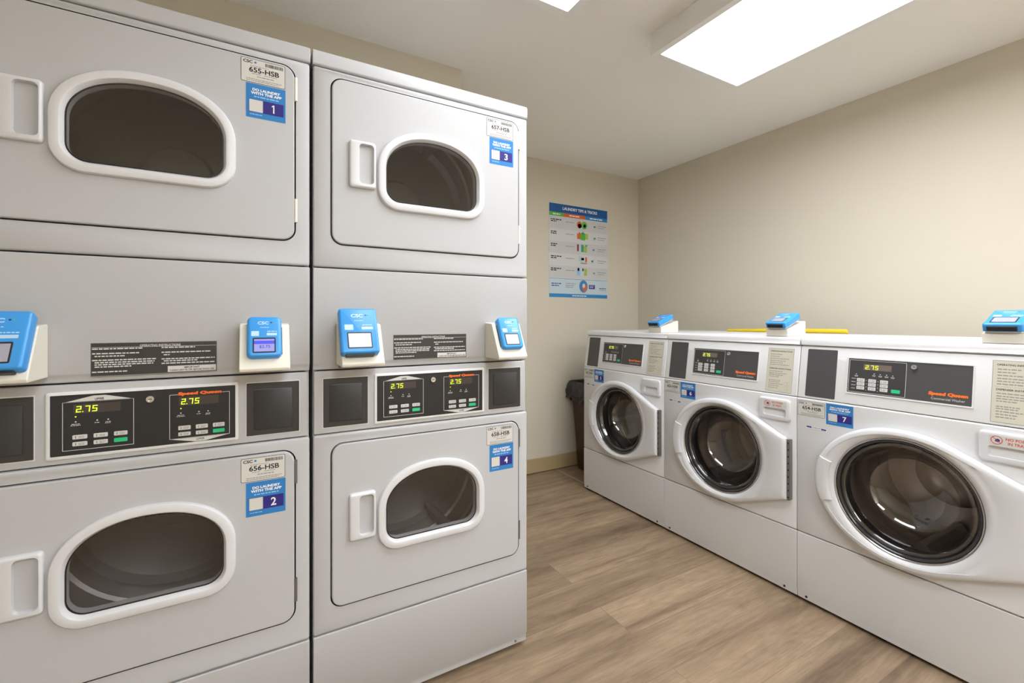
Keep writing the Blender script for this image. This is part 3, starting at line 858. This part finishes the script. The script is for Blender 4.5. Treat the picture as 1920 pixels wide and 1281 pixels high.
    rings = [arc(lambda a_: ell(a_)-.001, .020), arc(lambda a_: ell(a_)-.0015, .030, .01), arc(lambda a_: ell(a_)-.006, .0365, .02), arc(lambda a_: ell(a_)-.014, .0390, .03), arc(lambda a_: .232, .0385, .03), arc(lambda a_: .2200, .0375, .03), arc(lambda a_: .2160, .0345, .02), arc(lambda a_: .2150, .028, .0)]
    mb.loft(rings, 'plastic', closed=False)
    for e in (0, -1): mb.add([r[e] for r in rings], [tuple(range(len(rings)))], 'plastic')
    mb.build('door_handle', door, angle=50)
    mb = MB()
    cr = lambda r, n: [fr.p(u, v, n) for u, v in circ(cu, cz, r, 96)]
    mb.loft([cr(.1990, .010), cr(.1990, .0215), cr(.1978, .0232), cr(.1962, .0232), cr(.1950, .0215), cr(.1950, .010)], 'chrome')
    mb.build('chrome_trim', door)
    mb = MB()
    mb.loft([cr(.1950, .0120), cr(.1945, .0195), cr(.1920, .0210), cr(.1880, .0190), cr(.1850, .0140), cr(.1840, .0060)], 'washrim')
    mb.build('glass_rim', door, angle=60)
    mb = MB()
    prof = [(.1840, .0080), (.1815, .0120), (.1775, .0135), (.1725, .0115), (.1690, .0050), (.1670, -.001), (.1640, -.005), (.1625, -.014), (.1570, -.034), (.1500, -.056), (.1400, -.076), (.1260, -.092), (.1080, -.103), (.0880, -.109), (.0600, -.112), (.0300, -.1135), (.0010, -.114)]
    mb.loft([cr(r, n) for r, n in prof], 'washglass', False, True)
    mb.build('door_glass', door, angle=70)
    # hinge strip
    mb = MB()
    mb.box(.6530, .6640, -.0220, -.0005, .3960, .6420, 'hinge')
    hg = mb.build('hinge', door, bevel=.001, seg=1)
    mb = MB()
    for k in range(9):
        z = .408+k*.0275
        mb.loft([[fr.p(a_, b_, nn) for a_, b_ in circ(.6588, z, r, 10)] for r, nn in ((.0032, .0218), (.0032, .0230), (.002, .0236))], 'ink', False, True)
    mb.build('hinge_bolts', hg)
    # gasket and drum
    mb = MB()
    mb.loft([cr(.1975, -.002), cr(.1900, -.004), cr(.1840, -.012), cr(.1900, -.030), cr(.1800, -.050), cr(.1950, -.075), cr(.2100, -.085)], 'rubber')
    mb.build('door_gasket', t, angle=60)
    mb = MB()
    mb.loft([cr(.195, -.078), cr(.225, -.088), cr(.232, -.12), cr(.232, -.20), cr(.236, -.205), cr(.232, -.21), cr(.232, -.32), cr(.236, -.325), cr(.232, -.33), cr(.232, -.42), cr(.21, -.445), cr(.12, -.450), cr(.10, -.435), cr(.05, -.432)], 'steel', False, True)
    for k in range(3):
        a = k*2*PI/3+.6+seed*.7; c, s_ = math.cos(a), math.sin(a); px, pz = -s_, c
        pts = [(c*r_+px*w_, s_*r_+pz*w_) for w_, r_ in ((-.045, .233), (-.030, .205), (-.012, .175), (.012, .175), (.030, .205), (.045, .233))]
        mb.loft([[fr.p(cu+x, cz+z, nn) for x, z in pts] for nn in (-.10, -.43)], 'steel', True, True)
    mb.build('drum', t, angle=40)
    return t
washer(2.367, 'white front loading washer with blue label 5, farthest in the row, beside the brown bin', 5, '652-HSB', False, False, 1)
washer(1.687, 'white front loading washer with blue label 6, middle one of the row', 6, '653-HSB', True, True, 2)
washer(1.007, 'white front loading washer with blue label 7, nearest in the row', 7, '654-HSB', True, True, 3)

# ------------------------------------------------------------------ payment card readers
def reader(loc, rotz, label, group, mount_yz, mount_u, dev, screen, slot, seed):
    """mount_yz: side profile; dev = (centre u, y, z of lower back edge, tilt from upright, width, length)"""
    t = thing('card_reader', label, 'card reader', loc, rotz, group)
    mb = MB(); mb.profile(mount_yz, mount_u[0], mount_u[1], 'cream')
    mb.build('mount', t, bevel=.0025)
    uc, y, z, tilt, w, ln = dev
    f = Frame((uc-w/2, y, z), (1, 0, 0), (0, math.sin(tilt), math.cos(tilt)))
    mb = MB()
    mb.slab(f, .004, w-.004, .004, ln-.004, -.004, .003, 'cream', r=.008, bev=.001, seg=1)
    big = slot
    if big: mb.slab(f, 0, w, 0, ln, .002, .027, 'reader', r=.007, bev=.0065, seg=3)
    else: mb.slab(f, 0, w, 0, ln, .002, .024, 'reader', r=.012, bev=.0075, seg=4)
    top = .027 if big else .024
    body = mb.build('reader_body', t, angle=45)
    s0, s1, q0, q1 = w*.20, w*.78, ln*.12, ln*.42
    mb = MB()
    mb.slab(f, s0-.003, s1+.003, q0-.003, q1+.004, top-.001, top+.0007, 'readerslot', r=.003, bev=.0004, seg=1)
    n = top+.0009
    mb.rect(f, s0, s1, q0, q1, n, screen)
    if screen == 'screen_lit':
        mb.rect(f, s0, s1, q0+(q1-q0)*.60, q0+(q1-q0)*.86, n+.0002, 'screen_band')
        mb.text(f, '$2.75', s0+(s1-s0)*.26, s0+(s1-s0)*.78, q0+(q1-q0)*.24, q0+(q1-q0)*.50, n+.0002, 'navy')
    sc = mb.build('screen', t, smooth=False, merge=False, recalc=False)
    if screen == 'screen_lit': sc['label'] = 'lit lilac screen with a blue band, reading $2.75'
    mb = MB(); n = top+.0003
    mb.text(f, 'CSC', w*.30, w*.62, ln*.78, ln*.86, n, 'readertext', bold=.04)
    mb.flat(f, circ(w*.69, ln*.83, .0022, 10), n, 'navy'); mb.flat(f, circ(w*.75, ln*.83, .0017, 10), n, 'pgreen')
    mb.greek(f, w*.38, w*.62, ln*.70, .0018, n, 'readertext', seed)
    mb.rect(f, w*.12, w*.34, ln*.50, ln*.62, n, 'readertext', .001)
    mb.rect(f, w*.56, w*.86, ln*.51, ln*.57, n, 'readertext', .001)
    mb.greek(f, w*.58, w*.86, ln*.60, .0022, n, 'readertext', seed+2)
    mb.build('reader_print', t, smooth=False, merge=False, recalc=False)
    if slot:
        mb = MB()
        mb.slab(f, w*.12, w*.86, -.0050, .004, .006, .020, 'readerslot', r=.002, bev=.001, seg=1)
        mb.build('card_slot', t)
    else:
        mb = MB(); mb.slab(f, w-.002 if seed == 2 else -.0015, w+.0015 if seed == 2 else .002, ln*.10, ln*.78, .006, .0085, 'readerslot', r=.0008, bev=.0003, seg=1)
        mb.build('card_slot', t)
    return t
T25 = math.radians(25)
def dryer_reader(x0, uc, w, ln, big, label, screen, seed, mu):
    prof = [(-.0005, 0), (-.0005, .1145), (-.048, .1115), (-.1000, .0075), (-.097, .0)]
    muc = sum(mu)/2; hw = (mu[1]-mu[0])/2
    d = (uc-muc, -.0900 if seed == 1 else -.0890, .0190 if seed == 1 else .0265, T25, w, ln) if big else (uc-muc, -.0830, .0260, T25, w, ln)
    reader((x0+muc, 1.3225, 1.0060), 0, label, 'card readers on the dryers', prof, (-hw, hw), d, screen, big, seed)
dryer_reader(DXL, .118, .098, .124, True, 'blue card reader on the dryer panel at the far left edge, cut by the frame', 'screen_off', 1, (.060, .170))
dryer_reader(DXL, .574, .074, .107, False, 'small blue card reader with lit lilac screen showing a price', 'screen_lit', 2, (.521, .629))
dryer_reader(DXR, .106, .098, .130, True, 'blue card reader with pale screen on dryer 3 and 4, left of its plate', 'screen_white', 3, (.060, .170))
dryer_reader(DXR, .571, .076, .107, False, 'small blue card reader with pale screen by the outer edge of the second dryer', 'screen_white', 4, (.519, .622))
def washer_reader(y0, uc, label, seed):
    # laid on its back on the washer top
    prof = [(.0, .0005), (.0, .030), (.012, .0345), (.130, .0650), (.138, .0655), (.138, .0005)]
    tilt = PI/2-math.radians(21)
    reader((WX+.040, y0-uc, 1.0578), -PI/2, label, 'card readers on the washers', prof, (-.046, .046), (0.0, -.006, .0345, tilt, .086, .122), 'screen_off', True, seed)
washer_reader(2.367, .5780, 'blue card reader on a white wedge on top of washer 5, farthest away', 5)
washer_reader(1.687, .5770, 'blue card reader on a white wedge on washer 6, beside the yellow rod', 6)
washer_reader(1.007, .5680, 'blue card reader on a white wedge on washer 7, cut by the right edge', 7)

# ------------------------------------------------------------------ yellow rod behind the readers
def yellow_rod():
    a = Vector((2.500, 1.735, 1.0700)); b = Vector((2.585, 1.125, 1.0720))
    d = (b-a).normalized(); s_ = d.cross(Vector((0, 0, 1))).normalized(); up = s_.cross(d)
    mb = MB(); rings = []
    for k, r in ((0, .004), (.004, .0065), (.02, .0075), (.30, .0095), (.32, .0100), (.70, .0118), (.97, .0125), (.99, .0115), (1.0, .006)):
        p = a.lerp(b, k); p.z = 1.0583+r
        rings.append([p+(s_*math.cos(2*PI*i/16)+up*math.sin(2*PI*i/16))*r for i in range(16)])
    mb.loft(rings, 'yellow', True, True)
    tag(mb.build('yellow_rod', None), 'yellow plastic rod lying along the back of the washer tops', 'rod')
yellow_rod()

# ------------------------------------------------------------------ poster
def poster():
    x0, x1, z0, z1 = 1.8995, 2.4730, 1.3000, 2.0130
    t = thing('poster', 'laundry tips and tricks poster on the back wall, blue header over white rows', 'poster', (x0, Y1-.0005, z0))
    w, h = x1-x0, z1-z0
    f = FRONT
    mb = MB()
    mb.slab(f, 0, w, 0, h, 0, .0016, 'pwhite')
    n = .0018; m2 = .0020
    v = lambda k: h*(1-k)       # fraction from the top
    mb.rect(f, .002, w-.002, v(.094), v(.003), n, 'pblue')
    mb.text(f, 'LAUNDRY TIPS & TRICKS', w*.22, w*.81, v(.062), v(.030), m2, 'whiteink', bold=.03)
    for a, b, c, tx in ((.0, .235, 'pgreen', (.06, .18)), (.235, .60, 'porange', (.33, .50)), (.60, 1.0, 'pblue2', (.68, .92))):
        mb.rect(f, max(.002, w*a), min(w-.002, w*b), v(.135), v(.094), n, c)
        mb.greek(f, w*tx[0], w*tx[1], v(.121), h*.013, m2, 'whiteink', int(a*10))
    for k in range(5):
        if k % 2 == 0: mb.rect(f, .002, w-.002, v(.268+.13*k), v(.140+.13*k), n, 'pgrey')
        y = .165+.13*k
        mb.greek(f, w*.03, w*(.20 if k not in (1, 2) else .13), v(y+.013), h*.011, m2, 'ink', k)
        mb.greek(f, w*.03, w*.12, v(y+.032), h*.011, m2, 'ink', k+5)
        mb.greek(f, w*.27, w*.41, v(y+.025), h*.007, m2, 'inkgrey', k+9)
        mb.greek(f, w*.82, w*.97, v(y+.028), h*.007, m2, 'inkgrey', k+15)
        mb.greek(f, w*.82, w*.94, v(y+.050), h*.006, m2, 'inkgrey', k+17)
    C = lambda u, k, r, c, ry=None: mb.flat(f, circ(w*u, v(k), r, 20, ry), m2, c)
    B = lambda u0, u1, k0, k1, c: mb.rect(f, w*u0, w*u1, v(k1), v(k0), m2+.0001, c, .003)
    C(.50, .200, .024, 'porange', .028); C(.505, .212, .018, 'navy'); C(.585, .200, .028, 'pgreen', .030); C(.59, .205, .013, 'plime')
    B(.46, .52, .295, .355, 'porange'); B(.52, .60, .285, .365, 'pgreen'); B(.60, .65, .290, .350, 'plime'); B(.49, .51, .280, .30, 'redink'); B(.55, .57, .272, .30, 'pteal')
    B(.46, .49, .415, .490, 'pwine'); B(.53, .57, .415, .495, 'pteal'); B(.57, .63, .425, .498, 'plime'); B(.60, .64, .415, .428, 'pteal')
    B(.49, .58, .545, .600, 'pmist'); B(.53, .58, .560, .585, 'pteal'); B(.60, .63, .550, .605, 'porange'); B(.52, .63, .612, .624, 'inkgrey')
    B(.46, .51, .680, .755, 'lightblue'); B(.47, .50, .672, .705, 'navy'); B(.52, .57, .680, .755, 'psky'); B(.55, .57, .675, .705, 'navy'); B(.58, .63, .680, .755, 'plime')
    for k, (a, c) in enumerate((('pmist', .74), ('inkgrey', .74), ('pmist', .72), ('pmist', .70), ('inkgrey', .73))):
        y = .195+.13*k
        B(c, c+.045, y-.005, y+.03, 'pmist'); B(c+.012, c+.04, y, y+.012, 'inkgrey')
    mb.rect(f, .002, w-.002, v(.960), v(.800), n, 'psky')
    mb.rect(f, .002, w-.002, v(.801), v(.797), m2, 'pblue2')
    mb.rect(f, .002, w-.002, v(.998), v(.960), m2, 'pblue2')
    mb.greek(f, w*.38, w*.62, v(.984), h*.010, m2+.0001, 'whiteink', 44)
    mb.greek(f, w*.04, w*.20, v(.858), h*.010, m2, 'navy', 1); mb.greek(f, w*.04, w*.16, v(.880), h*.010, m2, 'navy', 2)
    for k in range(3): mb.greek(f, w*.27, w*(.43-.02*k), v(.852+.02*k), h*.007, m2, 'inkgrey', k+60)
    mb.greek(f, w*.85, w*.97, v(.893), h*.009, m2, 'navy', 5); mb.greek(f, w*.85, w*.97, v(.912), h*.006, m2, 'inkgrey', 6)
    mb.flat(f, circ(w*.57, v(.873), .042, 32, .050), m2, 'inkgrey')
    mb.flat(f, circ(w*.57, v(.873), .036, 32, .044), m2+.0001, 'pblue2')
    mb.flat(f, circ(w*.585, v(.885), .022, 24, .028), m2+.0002, 'porange')
    mb.flat(f, circ(w*.575, v(.865), .013, 24, .018), m2+.0003, 'pwhite')
    mb.rect(f, w*.665, w*.77, v(.898), v(.852), m2, 'purple', .002)
    mb.greek(f, w*.68, w*.75, v(.868), h*.007, m2+.0001, 'whiteink', 7); mb.greek(f, w*.68, w*.74, v(.885), h*.007, m2+.0001, 'whiteink', 8)
    mb.build('printed_sheet', t, smooth=False, merge=False, recalc=False)
poster()

# ------------------------------------------------------------------ waste bin
def bin_():
    cx, cy = 2.255, 2.585
    t = thing('trash_bin', 'brown plastic trash bin with black liner, in the corner behind the last washer', 'trash bin', (cx, cy, 0))
    mb = MB()
    def R(hx, hy, z, r=.03): return [Vector((x, y, z)) for x, y in rrect(-hx, hx, -hy, hy, r, 6)]
    mb.loft([R(.135, .135, .001), R(.142, .142, .012), R(.185, .160, .600), R(.190, .165, .640), R(.195, .168, .645), R(.195, .168, .660), R(.186, .160, .660), R(.136, .136, .02)], 'brown', True, True)
    mb.build('bin_body', t, angle=40)
    mb = MB(); rnd = random.Random(3)
    def W(hx, hy, z, amp, zamp, seed, r=.03):
        rn = random.Random(seed); out = []
        base = rrect(-hx, hx, -hy, hy, r, 6)
        # resample densely
        dense = []
        for p, q in zip(base, base[1:]+base[:1]):
            L = math.hypot(q[0]-p[0], q[1]-p[1]); k = max(1, int(L/.012))
            for i in range(k): dense.append((p[0]+(q[0]-p[0])*i/k, p[1]+(q[1]-p[1])*i/k))
        return dense
    base = W(.199, .172, 0, 0, 0, 0)
    nb = len(base)
    ph = [rnd.uniform(0, 6.28) for _ in range(6)]
    rings = []
    levels = ((.50, -.04, .0), (.600, -.020, .003), (.655, -.012, .002), (.668, -.002, .002), (.664, .005, .003), (.650, .006, .007), (.634, .009, .010), (.618, .009, .013), (.602, .012, .016), (.586, .012, .018), (.570, .015, .019), (.554, .012, .020), (.538, .010, .018), (.520, .002, .014))
    for j, (z, off, amp) in enumerate(levels):
        ring = []
        for i, (x, y) in enumerate(base):
            s_ = i/nb*2*PI
            nz = noise.noise(Vector((x*22, y*22, z*26)))*1.6+noise.noise(Vector((x*55+9, y*55, z*60)))*.9
            wv = 1.7*nz+math.sin(13*s_+ph[0]+j*.5)*.6+.7*math.sin(23*s_+ph[1]-j*.9)+.5*math.sin(37*s_+ph[2]+j*1.3)
            L = math.hypot(x, y); k = 1+(off+amp*wv*.5)/L
            zz = z+(.012*math.sin(7*s_+ph[3])+.012*math.sin(17*s_+ph[4]) if j == len(levels)-1 else 0)
            ring.append(Vector((x*k, min(y*k, .199), zz)))
        rings.append(ring)
    mb.loft(rings, 'bag')
    mb.build('bin_liner', t, angle=80)
bin_()
